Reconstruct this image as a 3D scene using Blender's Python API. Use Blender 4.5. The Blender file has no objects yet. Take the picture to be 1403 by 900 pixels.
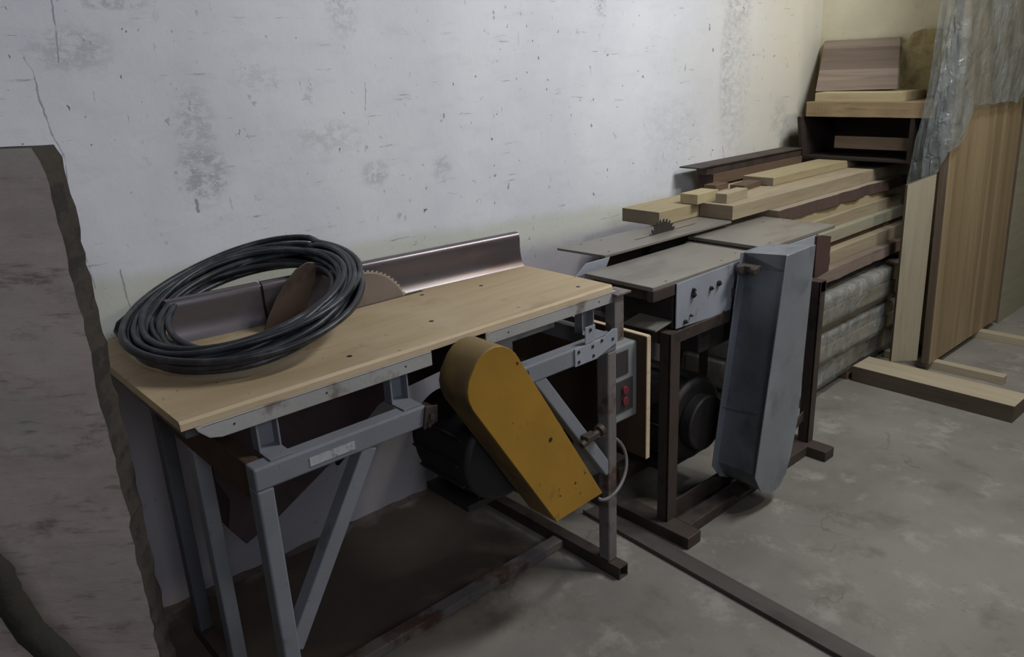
import bpy, bmesh, math, random
from mathutils import Vector, Matrix, noise
random.seed(7)
sc = bpy.context.scene
COL = sc.collection

# ------------------------------------------------------------------ materials
class N:
    """small helper around a node tree"""
    def __init__(s, name):
        s.m = bpy.data.materials.new(name); s.m.use_nodes = True
        s.t = s.m.node_tree; s.b = s.t.nodes['Principled BSDF']; s.out = s.t.nodes['Material Output']
        s.tc = s.t.nodes.new('ShaderNodeTexCoord')
    def link(s, a, b): s.t.links.new(a, b)
    def mapping(s, scale=(1, 1, 1), loc=(0, 0, 0), rot=(0, 0, 0)):
        n = s.t.nodes.new('ShaderNodeMapping'); n.inputs['Scale'].default_value = scale
        n.inputs['Location'].default_value = loc; n.inputs['Rotation'].default_value = rot
        s.link(s.tc.outputs['Object'], n.inputs['Vector']); return n.outputs['Vector']
    def noise(s, scale, stretch=(1, 1, 1), loc=(0, 0, 0), detail=5, rough=0.6, dist=0.0):
        n = s.t.nodes.new('ShaderNodeTexNoise'); n.inputs['Scale'].default_value = scale
        n.inputs['Detail'].default_value = detail; n.inputs['Roughness'].default_value = rough
        n.inputs['Distortion'].default_value = dist
        s.link(s.mapping(stretch, loc), n.inputs['Vector']); return n.outputs['Fac']
    def ramp(s, fac, a, b, c0=0.0, c1=1.0):
        n = s.t.nodes.new('ShaderNodeMapRange'); n.inputs['From Min'].default_value = a
        n.inputs['From Max'].default_value = b; n.inputs['To Min'].default_value = c0
        n.inputs['To Max'].default_value = c1; n.interpolation_type = 'SMOOTHSTEP'
        s.link(fac, n.inputs['Value']); return n.outputs['Result']
    def math(s, op, a, b=None):
        n = s.t.nodes.new('ShaderNodeMath'); n.operation = op
        for i, v in enumerate((a, b)):
            if v is None: continue
            if isinstance(v, (int, float)): n.inputs[i].default_value = v
            else: s.link(v, n.inputs[i])
        return n.outputs[0]
    def mix(s, fac, a, b):
        n = s.t.nodes.new('ShaderNodeMix'); n.data_type = 'RGBA'
        for key, v in (('Factor', fac), ('A', a), ('B', b)):
            sock = [i for i in n.inputs if i.name == key and i.enabled][0] if key == 'Factor' else [i for i in n.inputs if i.name == key and i.type == 'RGBA'][0]
            if isinstance(v, (int, float)): sock.default_value = v
            elif isinstance(v, tuple): sock.default_value = (*v[:3], 1)
            else: s.link(v, sock)
        return [o for o in n.outputs if o.type == 'RGBA'][0]
    def xyz(s):
        n = s.t.nodes.new('ShaderNodeSeparateXYZ'); s.link(s.tc.outputs['Object'], n.inputs[0]); return n.outputs
    def bump(s, h, strength=0.3, dist=0.01):
        n = s.t.nodes.new('ShaderNodeBump'); n.inputs['Strength'].default_value = strength
        n.inputs['Distance'].default_value = dist; s.link(h, n.inputs['Height']); s.link(n.outputs[0], s.b.inputs['Normal'])
    def rnd(s):
        n = s.t.nodes.new('ShaderNodeObjectInfo'); return n.outputs['Random']
    def done(s, col, rough=0.7, metal=0.0, spec=None):
        if isinstance(col, tuple): s.b.inputs['Base Color'].default_value = (*col, 1)
        else: s.link(col, s.b.inputs['Base Color'])
        if isinstance(rough, (int, float)): s.b.inputs['Roughness'].default_value = rough
        else: s.link(rough, s.b.inputs['Roughness'])
        s.b.inputs['Metallic'].default_value = metal
        if spec is not None: s.b.inputs['Specular IOR Level'].default_value = spec
        return s.m

def worn(name, base, wear, rough=0.6, metal=0.0, scale=9, lo=.56, hi=.7, fine=60, stretch=(1, 1, 1), spec=None, bump=.15, var=.8):
    n = N(name)
    big = n.ramp(n.noise(scale, stretch), lo, hi)
    tone = n.mix(n.ramp(n.noise(scale * .5, stretch, (3, 1, 2)), .3, .7), base, tuple(c * var for c in base))
    sp = n.ramp(n.noise(fine, stretch, (1, 5, 2)), .66, .72, 0, .6)
    c = n.mix(n.math('MAXIMUM', big, sp), tone, wear)
    n.bump(n.noise(fine * 1.5, stretch), bump, .003)
    return n.done(c, rough, metal, spec)

def wood(name, a, b, dark, axis='y', rough=.75, knots=True, scale=16, vary=.25):
    n = N(name)
    st = {'x': (.06, 1, 1), 'y': (1, .06, 1), 'z': (1, 1, .06)}[axis]
    g = n.noise(scale, st, dist=.6)
    c = n.mix(n.ramp(g, .3, .7), a, b)
    f = n.noise(scale * 6, st, (2, 3, 1))
    c = n.mix(n.ramp(f, .5, .75, 0, .45), c, dark)
    d = n.noise(3.2, (1, 1, 1), (5, 2, 7))
    c = n.mix(n.ramp(d, .58, .75, 0, .55), c, dark)
    r = n.ramp(n.rnd(), 0, 1, 0, vary)
    c = n.mix(r, c, dark)
    n.bump(f, .25, .003)
    return n.done(c, rough, 0, .25)

# plaster wall ---------------------------------------------------------------
def wall_mat():
    n = N('whitewashed_plaster'); X = n.xyz(); y, z = X[1], X[2]
    base = n.mix(n.ramp(n.noise(2.2), .3, .7), (.79, .80, .83), (.69, .705, .745))
    base = n.mix(n.ramp(n.noise(14, (1, .5, 1.6)), .5, .75, 0, .3), base, (.58, .59, .63))
    # olive dado on the bottom metre, faint and uneven
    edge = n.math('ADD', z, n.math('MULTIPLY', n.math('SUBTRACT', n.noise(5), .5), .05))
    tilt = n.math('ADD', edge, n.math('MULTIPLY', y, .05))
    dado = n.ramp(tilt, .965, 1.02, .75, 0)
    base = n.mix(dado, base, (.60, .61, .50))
    base = n.mix(n.ramp(edge, .74, .84, .85, 0), base, (.36, .335, .375))  # mauve shade below the saw tabletop, put into the wall colour
    # warm light towards the corner, put into the wall colour
    base = n.mix(n.ramp(n.math('ADD', y, n.math('MULTIPLY', n.noise(3), .5)), 2.7, 4.2, 0, .75), base, (.66, .60, .43))
    # small chips, dabs and horizontal scratches
    chips = n.math('MAXIMUM', n.ramp(n.noise(34, (1, 1, .7), detail=3), .675, .70), n.math('MULTIPLY', n.ramp(n.noise(15, (1, 1, .9), (7, 7, 2), detail=6, rough=.7), .63, .69), .45))
    gate = n.ramp(n.noise(2.6, (1, 1, 1), (4, 4, 4)), .42, .58, .2, 1)
    chips = n.math('MULTIPLY', chips, gate)
    scr = n.math('MULTIPLY', n.ramp(n.noise(9, (1, .45, 5), (1, 2, 3), detail=6, rough=.75), .62, .67), .5)
    vert = n.math('MULTIPLY', n.ramp(n.noise(12, (1, 3, .7), (9, 1, 3), detail=5, rough=.7), .66, .71), .6)
    m = n.math('MAXIMUM', chips, n.math('MAXIMUM', scr, vert))
    # worn grey patches where the wash has rubbed off
    def patch(y0, z0, ry, rz, amt, sc_=34):
        dy = n.math('DIVIDE', n.math('SUBTRACT', y, y0), ry); dz = n.math('DIVIDE', n.math('SUBTRACT', z, z0), rz)
        d = n.math('ADD', n.math('MULTIPLY', dy, dy), n.math('MULTIPLY', dz, dz))
        fall = n.ramp(d, 0, 1.0, 1, 0)
        nz = n.ramp(n.noise(sc_, (1, .8, 1.3), (y0, z0, 1), detail=7, rough=.8), .44, .58)
        return n.math('MULTIPLY', n.math('MULTIPLY', fall, nz), amt * .62)
    for a in PATCHES: m = n.math('MAXIMUM', m, patch(*a))
    # plaster cracks: distance to a few line segments on the wall
    wy = n.math('ADD', y, n.math('MULTIPLY', n.math('SUBTRACT', n.noise(18, detail=4), .5), .022))
    wz = n.math('ADD', z, n.math('MULTIPLY', n.math('SUBTRACT', n.noise(18, loc=(4, 1, 9), detail=4), .5), .022))
    for line, wdt, amt in CRACKS:
        for (ay, az), (by, bz) in zip(line, line[1:]):
            L2 = (by - ay) ** 2 + (bz - az) ** 2
            py, pz = n.math('SUBTRACT', wy, ay), n.math('SUBTRACT', wz, az)
            t = n.math('ADD', n.math('MULTIPLY', py, (by - ay) / L2), n.math('MULTIPLY', pz, (bz - az) / L2))
            t = n.math('MINIMUM', n.math('MAXIMUM', t, 0), 1)
            ey = n.math('SUBTRACT', py, n.math('MULTIPLY', t, by - ay)); ez = n.math('SUBTRACT', pz, n.math('MULTIPLY', t, bz - az))
            d = n.math('SQRT', n.math('ADD', n.math('MULTIPLY', ey, ey), n.math('MULTIPLY', ez, ez)))
            k = n.math('MULTIPLY', n.ramp(d, wdt * .4, wdt, amt, 0), n.ramp(n.noise(14, loc=(2, 2, 2)), .38, .5, .25, 1))
            m = n.math('MAXIMUM', m, k)
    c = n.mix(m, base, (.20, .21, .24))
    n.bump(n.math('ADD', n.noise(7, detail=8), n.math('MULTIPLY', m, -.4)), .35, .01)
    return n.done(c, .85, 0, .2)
CRACKS = [([(0.494, 1.605), (0.490, 1.537), (0.481, 1.475)], 0.0026, 0.6), ([(0.416, 1.488), (0.426, 1.457), (0.427, 1.392), (0.432, 1.344), (0.435, 1.314)], 0.0026, 0.6), ([(0.435, 1.314), (0.450, 1.269), (0.442, 1.177), (0.437, 1.117), (0.443, 1.054), (0.451, 0.971), (0.452, 0.952)], 0.0022, 0.5), ([(0.518, 0.985), (0.520, 0.890)], 0.0025, 0.6), ([(1.274, 1.391), (1.265, 1.319)], 0.0022, 0.6), ([(0.730, 1.127), (0.731, 1.098)], 0.005, 0.7), ([(3.123, 1.033), (3.147, 0.948)], 0.003, 0.6)]
# worn places: (y, z, half width, half height, amount)
PATCHES = [(.76, 1.19, .085, .10, .8), (.76, 1.30, .07, .14, .5), (.95, 1.42, .10, .05, .3), (1.22, 1.64, .07, .16, .5),
           (1.14, 1.25, .16, .06, .35), (1.28, 1.13, .06, .05, .6), (1.53, 1.12, .05, .06, .5), (.51, 1.50, .12, .07, .45),
           (3.13, 1.36, .07, .36, .62), (3.2, 1.30, .16, .45, .35), (3.2, 1.62, .14, .14, .6), (3.6, 1.12, .1, .12, .4), (2.75, 1.12, .3, .2, .2),
           (2.3, 1.62, .04, .05, .8), (.62, 1.6, .10, .02, .6)]

def floor_mat():
    n = N('worn_concrete'); X = n.xyz(); x, y = X[0], X[1]
    c = n.mix(n.ramp(n.noise(1.7, detail=8), .3, .7), (.25, .232, .198), (.17, .157, .135))
    c = n.mix(n.ramp(n.noise(6, loc=(2, 7, 1), detail=8, rough=.7), .52, .68, 0, .65), c, (.35, .328, .285))
    c = n.mix(n.ramp(n.noise(4.5, loc=(8, 1, 4), detail=7, rough=.7), .52, .68, 0, .65), c, (.14, .125, .10))
    c = n.mix(n.ramp(n.noise(60, detail=3), .66, .70, 0, .5), c, (.13, .12, .11))
    # a few hairline cracks
    v = n.t.nodes.new('ShaderNodeTexVoronoi'); v.feature = 'DISTANCE_TO_EDGE'; v.inputs['Scale'].default_value = 1.3
    w = n.t.nodes.new('ShaderNodeTexNoise'); w.inputs['Scale'].default_value = 4; w.inputs['Detail'].default_value = 6
    n.link(n.tc.outputs['Object'], w.inputs['Vector'])
    add = n.t.nodes.new('ShaderNodeMixRGB'); add.blend_type = 'LINEAR_LIGHT'; add.inputs[0].default_value = .25
    n.link(n.tc.outputs['Object'], add.inputs[1]); n.link(w.outputs['Color'], add.inputs[2]); n.link(add.outputs[0], v.inputs['Vector'])
    cr = n.ramp(v.outputs['Distance'], .0, .010, 1, 0)
    cr = n.math('MULTIPLY', cr, n.ramp(n.noise(1.6, loc=(3, 3, 0)), .5, .62, 0, .45))
    c = n.mix(cr, c, (.09, .08, .07))
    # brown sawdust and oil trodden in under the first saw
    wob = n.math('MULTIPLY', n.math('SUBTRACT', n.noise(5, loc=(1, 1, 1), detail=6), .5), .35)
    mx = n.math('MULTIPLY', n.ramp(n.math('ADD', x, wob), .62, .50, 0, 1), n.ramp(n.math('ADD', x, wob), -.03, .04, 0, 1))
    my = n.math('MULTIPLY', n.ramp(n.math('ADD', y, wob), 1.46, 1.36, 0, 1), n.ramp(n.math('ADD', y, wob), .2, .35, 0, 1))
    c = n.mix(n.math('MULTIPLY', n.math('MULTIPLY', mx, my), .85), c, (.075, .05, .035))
    n.bump(n.math('ADD', n.noise(5, detail=9), n.math('MULTIPLY', cr, -.5)), .3, .008)
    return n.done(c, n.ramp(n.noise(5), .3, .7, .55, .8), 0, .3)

def corner_wall_mat():
    n = N('yellowed_plaster'); z = n.xyz()[2]
    c = n.mix(n.ramp(n.noise(4), .3, .7), (.80, .74, .54), (.71, .65, .48))
    c = n.mix(n.ramp(n.noise(14, (1, 1, .8)), .6, .75, 0, .4), c, (.55, .50, .38))
    low = n.ramp(n.math('ADD', z, n.math('MULTIPLY', n.noise(9), .12)), 1.5, 1.55, 1, 0)
    c = n.mix(n.math('MULTIPLY', low, .45), c, (.55, .47, .25))
    n.bump(n.noise(16, detail=8), .4, .01)
    return n.done(c, .9, 0, .2)

def slab_mat():
    n = N('dirty_weathered_board')
    st = (.6, .6, 1.25)
    c = n.mix(n.ramp(n.noise(5, st, detail=8, rough=.7), .35, .65), (.68, .575, .485), (.50, .41, .345))
    c = n.mix(n.ramp(n.noise(8, (.6, .6, 1.7), (3, 3, 3), detail=8, rough=.75), .53, .68, 0, .75), c, (.20, .145, .12))
    c = n.mix(n.ramp(n.noise(3.5, loc=(6, 2, 1), detail=8, rough=.7), .5, .62, 0, .6), c, (.54, .52, .44))
    c = n.mix(n.ramp(n.noise(40, (.3, .3, 2)), .58, .72, 0, .6), c, (.20, .16, .14))
    n.bump(n.noise(14, (.4, .4, 1.5), detail=9), .5, .01)
    return n.done(c, .85, 0, .2)

def panel_mat():
    n = N('glued_lamella_panel'); X = n.xyz()
    k = n.math('FLOOR', n.math('MULTIPLY', X[1], 22))
    wn = n.t.nodes.new('ShaderNodeTexWhiteNoise'); wn.noise_dimensions = '1D'; n.link(k, wn.inputs['W'])
    c = n.mix(wn.outputs['Value'], (.34, .255, .145), (.23, .165, .09))
    g = n.noise(30, (1, 1, .05))
    c = n.mix(n.ramp(g, .45, .75, 0, .6), c, (.17, .115, .06))
    fr = n.math('FRACT', n.math('MULTIPLY', X[1], 22))
    c = n.mix(n.ramp(fr, 0, .05, .6, 0), c, (.12, .08, .04))
    return n.done(c, .55, 0, .35)

def lam_mat():
    n = N('laminated_square_board'); z = n.xyz()[2]
    k = n.math('FLOOR', n.math('MULTIPLY', z, 21))
    wn = n.t.nodes.new('ShaderNodeTexWhiteNoise'); wn.noise_dimensions = '1D'; n.link(k, wn.inputs['W'])
    c = n.mix(wn.outputs['Value'], (.34, .27, .205), (.20, .15, .115))
    c = n.mix(n.ramp(n.noise(26, (.06, 1, 1)), .45, .7, 0, .6), c, (.15, .11, .085))
    return n.done(c, .7, 0, .3)

def film_mat(name, alpha_lo, alpha_hi, tint):
    n = N(name)
    n.b.inputs['Base Color'].default_value = (*tint, 1); n.b.inputs['Roughness'].default_value = .09
    n.b.inputs['Specular IOR Level'].default_value = 1.0
    n.bump(n.noise(26, (1, 1, .6), detail=5, dist=1.2), .7, .02)
    tr = n.t.nodes.new('ShaderNodeBsdfTransparent'); tr.inputs[0].default_value = (.95, .96, .96, 1)
    mx = n.t.nodes.new('ShaderNodeMixShader')
    n.link(n.ramp(n.noise(9, (1, 1, .5), detail=6), .35, .7, alpha_lo, alpha_hi), mx.inputs[0])
    n.link(tr.outputs[0], mx.inputs[1]); n.link(n.b.outputs[0], mx.inputs[2]); n.link(mx.outputs[0], n.out.inputs['Surface'])
    return n.m

def plywood_mat():
    n = N('plywood_top')
    g = n.noise(7, (1, .12, 1), dist=1.5)
    c = n.mix(n.ramp(g, .3, .7), (.50, .385, .235), (.42, .315, .185))
    c = n.mix(n.ramp(n.noise(45, (1, .08, 1)), .5, .75, 0, .35), c, (.33, .22, .11))
    c = n.mix(n.ramp(n.noise(4.5, loc=(2, 2, 2), detail=7), .56, .7, 0, .5), c, (.28, .19, .10))
    c = n.mix(n.ramp(n.noise(55, loc=(1, 6, 2), detail=2), .70, .73, 0, .7), c, (.10, .07, .05))
    c = n.mix(n.ramp(n.noise(3, loc=(7, 1, 2)), .5, .7, 0, .35), c, (.56, .47, .33))
    n.bump(n.noise(60, (1, .1, 1)), .12, .002)
    return n.done(c, .6, 0, .3)

def coil_mat():
    n = N('black_rubber_cable')
    c = n.mix(n.ramp(n.noise(25), .45, .7), (.020, .022, .026), (.055, .058, .063))
    return n.done(c, .42, 0, .5)

def yellow_mat():
    n = N('chipped_yellow_paint')
    c = n.mix(n.ramp(n.noise(3), .3, .7), (.42, .225, .026), (.31, .165, .022))
    c = n.mix(n.ramp(n.noise(14, (1, 1, .5), (2, 1, 0), detail=7, rough=.7), .60, .69, 0, .75), c, (.13, .075, .03))
    c = n.mix(n.ramp(n.noise(42, loc=(5, 1, 2), detail=3), .68, .72), c, (.04, .03, .02))
    n.bump(n.noise(30), .15, .003)
    return n.done(c, .5, 0, .4)

M = {}
M['wall'] = wall_mat(); M['floor'] = floor_mat(); M['corner'] = corner_wall_mat(); M['slab'] = slab_mat()
M['panel'] = panel_mat(); M['ply'] = plywood_mat(); M['cable'] = coil_mat(); M['yellow'] = yellow_mat()
M['film'] = film_mat('crumpled_plastic_film', .30, .72, (.27, .30, .29))
M['wrap'] = film_mat('packing_film', .25, .7, (.40, .415, .395))
M['grey'] = worn('grey_painted_steel', (.235, .245, .265), (.115, .095, .085), .5, 0, 8, .60, .74, 70, spec=.4)
M['greylight'] = worn('pale_worn_paint', (.42, .41, .38), (.19, .16, .13), .55, 0, 10, .56, .7, 80)
M['greydark'] = worn('dull_grey_steel', (.10, .105, .115), (.06, .05, .045), .55, 0, 8, .55, .7, 70)
M['post'] = worn('brownish_bare_steel', (.215, .195, .185), (.11, .06, .045), .5, .2, 12, .5, .66, 70)
M['rust'] = worn('rusty_brown_steel', (.070, .050, .040), (.035, .025, .022), .6, .15, 10, .5, .68, 70)
M['rustred'] = worn('red_brown_rust', (.075, .04, .033), (.045, .028, .025), .7, .1, 12, .5, .65, 80)
M['galv'] = worn('galvanised_sheet', (.37, .40, .44), (.23, .25, .28), .38, .55, 7, .5, .72, 30, bump=.08)
M['panelsteel'] = worn('pale_blue_grey_sheet', (.37, .39, .43), (.20, .19, .19), .5, .15, 7, .6, .75, 60, bump=.08)
M['tablesteel'] = worn('machined_table_steel', (.30, .275, .235), (.19, .165, .135), .42, .35, 6, .5, .7, 70, stretch=(1, .4, 1), bump=.08)
M['fence'] = worn('purplish_bare_steel', (.20, .175, .18), (.12, .085, .08), .33, .65, 5, .5, .7, 60, stretch=(1, .3, 1), bump=.05)
M['blade'] = worn('saw_blade_steel', (.34, .29, .26), (.20, .155, .13), .36, .6, 6, .5, .7, 60, bump=.05)
M['tip'] = worn('pale_tooth_tips', (.52, .45, .36), (.4, .33, .25), .4, .4)
M['bladedark'] = worn('dark_saw_blade', (.06, .055, .05), (.03, .028, .026), .5, .4)
M['knife'] = worn('brown_riving_knife', (.115, .082, .064), (.06, .042, .036), .45, .5, 7)
M['black'] = worn('black_motor_paint', (.022, .020, .020), (.035, .028, .024), .6)
M['motor'] = worn('grimy_motor_casting', (.020, .017, .016), (.035, .027, .022), .6)
M['maroon'] = worn('dull_maroon_sheet', (.060, .034, .040), (.03, .02, .024), .6)
M['darkbody'] = worn('dark_machine_casting', (.026, .022, .020), (.03, .025, .022), .6)
M['switch'] = worn('grey_switch_plate', (.28, .29, .28), (.18, .17, .16), .5)
M['switchdark'] = worn('dark_switch_inset', (.05, .045, .045), (.03, .03, .03), .5)
M['red'] = worn('red_push_button', (.19, .02, .026), (.10, .013, .016), .4)
M['label'] = worn('scuffed_pale_label', (.50, .50, .50), (.25, .25, .26), .5, 0, 40, .5, .6)
M['hole'] = worn('dark_bolt_head', (.025, .022, .02), (.04, .035, .03), .6)
M['boardbrown'] = wood('brown_backing_board', (.095, .058, .036), (.07, .042, .026), (.04, .025, .015), 'z')
M['paleedge'] = wood('pale_sawn_edge', (.70, .56, .38), (.60, .47, .30), (.42, .31, .19), 'y')
M['pine'] = wood('pale_pine', (.40, .335, .225), (.31, .255, .165), (.17, .13, .085), 'y')
M['pine2'] = wood('yellow_pine', (.44, .365, .215), (.36, .295, .17), (.20, .155, .09), 'y')
M['grypine'] = wood('greyed_pine', (.40, .345, .25), (.32, .27, .19), (.19, .15, .11), 'y')
M['endgrain'] = wood('sawn_end_grain', (.30, .25, .17), (.24, .19, .13), (.15, .11, .08), 'x')
M['bark'] = worn('dark_bark_edge', (.085, .05, .038), (.045, .028, .022), .9, 0, 20, bump=.6)
M['brownwood'] = wood('dark_brown_wood', (.15, .10, .065), (.11, .07, .045), (.06, .04, .028), 'y')
M['brownwoodx'] = wood('dim_brown_wood', (.17, .12, .08), (.12, .085, .055), (.06, .04, .028), 'x')
M['pinkwood'] = wood('pinkish_brown_wood', (.23, .175, .14), (.17, .128, .10), (.09, .065, .052), 'y')
M['greenwood'] = wood('greenish_grey_wood', (.36, .34, .24), (.29, .275, .195), (.17, .155, .11), 'y')
M['pinex'] = wood('pale_pine_crosswise', (.52, .44, .26), (.44, .36, .2), (.28, .2, .11), 'x')
M['planx'] = wood('knotty_crosswise_plank', (.36, .27, .15), (.28, .20, .11), (.10, .06, .04), 'x')
M['greyx'] = lam_mat()
M['osb'] = worn('rough_yellow_brown_board', (.46, .38, .18), (.30, .23, .11), .9, 0, 18, .45, .65, 60, bump=.6)
M['pinez'] = wood('pale_upright_pine', (.37, .33, .235), (.31, .27, .19), (.21, .175, .12), 'z')
M['floorplank'] = wood('greyed_thick_plank', (.42, .36, .25), (.36, .30, .20), (.24, .19, .13), 'x', vary=.05)
M['darkside'] = wood('dark_plank_side', (.13, .10, .07), (.10, .075, .055), (.06, .045, .035), 'x', vary=.05)
M['panelside'] = wood('dark_panel_edge', (.16, .12, .085), (.12, .09, .06), (.07, .05, .035), 'z', vary=.05)
M['strip'] = worn('dull_steel_strip', (.105, .092, .08), (.065, .052, .044), .55, .3, 9, .5, .7, 60, stretch=(.3, 1, 1))
M['mossbark'] = worn('mossy_dark_bark', (.040, .035, .025), (.022, .018, .014), .95, 0, 14, bump=.8)
M['crate'] = wood('blackened_crate_wood', (.040, .029, .023), (.03, .021, .017), (.018, .013, .011), 'x')
M['slabedge'] = worn('dark_broken_slab_edge', (.055, .045, .034), (.03, .024, .02), .95, 0, 22, .48, .6, 40, bump=.8)
M['grimyyellow'] = worn('grimy_yellow_brown_paint', (.24, .155, .045), (.10, .07, .035), .6, 0, 7, .45, .65, 40)
M['galvdark'] = worn('dark_galvanised_sheet', (.24, .26, .285), (.13, .14, .15), .45, .4, 6, .45, .7, 30, bump=.08)  # darker galvanised tone, for the shell of the planer guard
M['white'] = worn('dull_white_paint', (.5, .5, .48), (.3, .3, .3), .6)
M['rubble'] = worn('crumbled_mortar', (.13, .10, .085), (.045, .035, .03), .95, 0, 30, bump=.8)
M['hosegrey'] = worn('grey_hose', (.17, .155, .15), (.1, .09, .085), .5)

# ------------------------------------------------------------------ geometry helpers
class MB:
    def __init__(s): s.bm = bmesh.new(); s.mi = 0
    def _f(s, vs):
        f = s.bm.faces.new(vs); f.material_index = s.mi; return f
    def hexa(s, p):      # p: 8 points, bottom ring then top ring
        v = [s.bm.verts.new(q) for q in p]
        for idx in ((3, 2, 1, 0), (4, 5, 6, 7), (0, 1, 5, 4), (1, 2, 6, 5), (2, 3, 7, 6), (3, 0, 4, 7)): s._f([v[i] for i in idx])
        return s
    def box(s, x0, x1, y0, y1, z0, z1, rot=0.0, piv=None):
        p = [(x0, y0, z0), (x1, y0, z0), (x1, y1, z0), (x0, y1, z0), (x0, y0, z1), (x1, y0, z1), (x1, y1, z1), (x0, y1, z1)]
        if rot:
            px, py = piv or ((x0 + x1) / 2, (y0 + y1) / 2); c, sn = math.cos(rot), math.sin(rot)
            p = [(px + (a - px) * c - (b - py) * sn, py + (a - px) * sn + (b - py) * c, z) for a, b, z in p]
        return s.hexa(p)
    def bar(s, a, b, w, h, up=(0, 0, 1)):   # rectangular bar from a to b, w across, h along up
        a, b, up = Vector(a), Vector(b), Vector(up); d = (b - a).normalized()
        r = d.cross(up).normalized(); u = r.cross(d).normalized(); r *= w / 2; u *= h / 2
        return s.hexa([a - r - u, a + r - u, b + r - u, b - r - u, a - r + u, a + r + u, b + r + u, b - r + u])
    def prism(s, pts, ext):   # polygon (3D points) extruded by vector ext
        ext = Vector(ext); pts = [Vector(p) for p in pts]
        nrm = sum(((pts[i] - pts[0]).cross(pts[(i + 1) % len(pts)] - pts[0]) for i in range(1, len(pts))), Vector())
        if nrm.dot(ext) > 0: pts.reverse()
        a = [s.bm.verts.new(p) for p in pts]; b = [s.bm.verts.new(p + ext) for p in pts]
        s._f(a); s._f(b[::-1]); n = len(a)
        for i in range(n): s._f([a[(i + 1) % n], a[i], b[i], b[(i + 1) % n]])
        return s
    def cyl(s, a, b, r, seg=24, r2=None):
        a, b = Vector(a), Vector(b); d = (b - a).normalized(); r2 = r if r2 is None else r2
        t = Vector((0, 0, 1)) if abs(d.z) < .9 else Vector((1, 0, 0)); u = d.cross(t).normalized(); v = d.cross(u)
        A = [s.bm.verts.new(a + (u * math.cos(k * 2 * math.pi / seg) + v * math.sin(k * 2 * math.pi / seg)) * r) for k in range(seg)]
        B = [s.bm.verts.new(b + (u * math.cos(k * 2 * math.pi / seg) + v * math.sin(k * 2 * math.pi / seg)) * r2) for k in range(seg)]
        s._f(A[::-1]); s._f(B)
        for k in range(seg): s._f([A[k], A[(k + 1) % seg], B[(k + 1) % seg], B[k]])
        return s
    def tube(s, pts, r, seg=8, closed=False):
        pts = [Vector(p) for p in pts]; n = len(pts); rings = []
        rr = r if hasattr(r, '__len__') else [r] * n
        prev = None
        for i, p in enumerate(pts):
            q0 = pts[i - 1] if (i or closed) else p; q1 = pts[(i + 1) % n] if (i < n - 1 or closed) else p
            d = (q1 - q0).normalized()
            if prev is None:
                t = Vector((0, 0, 1)) if abs(d.z) < .9 else Vector((1, 0, 0)); u = d.cross(t).normalized()
            else: u = (prev - d * prev.dot(d)).normalized()
            prev = u; v = d.cross(u)
            rings.append([s.bm.verts.new(p + (u * math.cos(k * 2 * math.pi / seg) + v * math.sin(k * 2 * math.pi / seg)) * rr[i]) for k in range(seg)])
        m = n if closed else n - 1
        for i in range(m):
            A, B = rings[i], rings[(i + 1) % n]
            for k in range(seg): s._f([A[k], A[(k + 1) % seg], B[(k + 1) % seg], B[k]])
        if not closed: s._f(rings[0][::-1]); s._f(rings[-1])
        return s
    def build(s, name, mats, root=None, base=None, bevel=.0015, smooth=False):
        off = base if base is not None else (tuple(root['_abs']) if root is not None else (0, 0, 0))
        off = Vector(off)
        if s.bm.faces:
            bmesh.ops.recalc_face_normals(s.bm, faces=s.bm.faces[:])
        for v in s.bm.verts: v.co -= off
        me = bpy.data.meshes.new(name); s.bm.to_mesh(me); s.bm.free()
        for m in (mats if isinstance(mats, (list, tuple)) else [mats]): me.materials.append(M[m])
        o = bpy.data.objects.new(name, me); COL.objects.link(o)
        if root is not None:
            o.parent = root; o['_abs'] = tuple(off)
        else:
            o.location = off; o['_abs'] = tuple(off)
        if smooth is True:
            for p in me.polygons: p.use_smooth = True
        if smooth == 'auto' or (bevel and any(len(p.vertices) > 8 for p in me.polygons)):
            me.polygons.foreach_set('use_smooth', [True] * len(me.polygons)); me.set_sharp_from_angle(angle=math.radians(35))
        if bevel:
            b = o.modifiers.new('bevel', 'BEVEL'); b.width = bevel; b.segments = 2; b.limit_method = 'ANGLE'; b.angle_limit = math.radians(50)
        return o

def tag(o, label, cat, group=None):
    o['label'] = label; o['category'] = cat
    if group: o['group'] = group
    return o
def thing(name, loc, label, cat, group=None):
    o = bpy.data.objects.new(name, None); o.empty_display_size = .05; COL.objects.link(o); o.location = loc; o['_abs'] = tuple(loc)
    return tag(o, label, cat, group)
def struct(o): o['kind'] = 'structure'; return o

# ------------------------------------------------------------------ the setting
b = MB()
def grid_wall():
    b = MB(); b.box(-.12, 0, -2.0, 3.95, -.05, 3.2); return b
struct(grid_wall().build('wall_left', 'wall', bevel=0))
struct(MB().box(-.12, .70, 3.95, 6.5, -.05, 3.2).build('wall_back', 'corner', bevel=0))
struct(MB().box(.70, 5.0, 6.4, 6.5, -.05, 3.2).build('wall_far', 'corner', bevel=0))
struct(MB().box(-.12, 5.0, -2.0, 6.5, -.10, 0).build('floor', 'floor', bevel=0))

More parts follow.
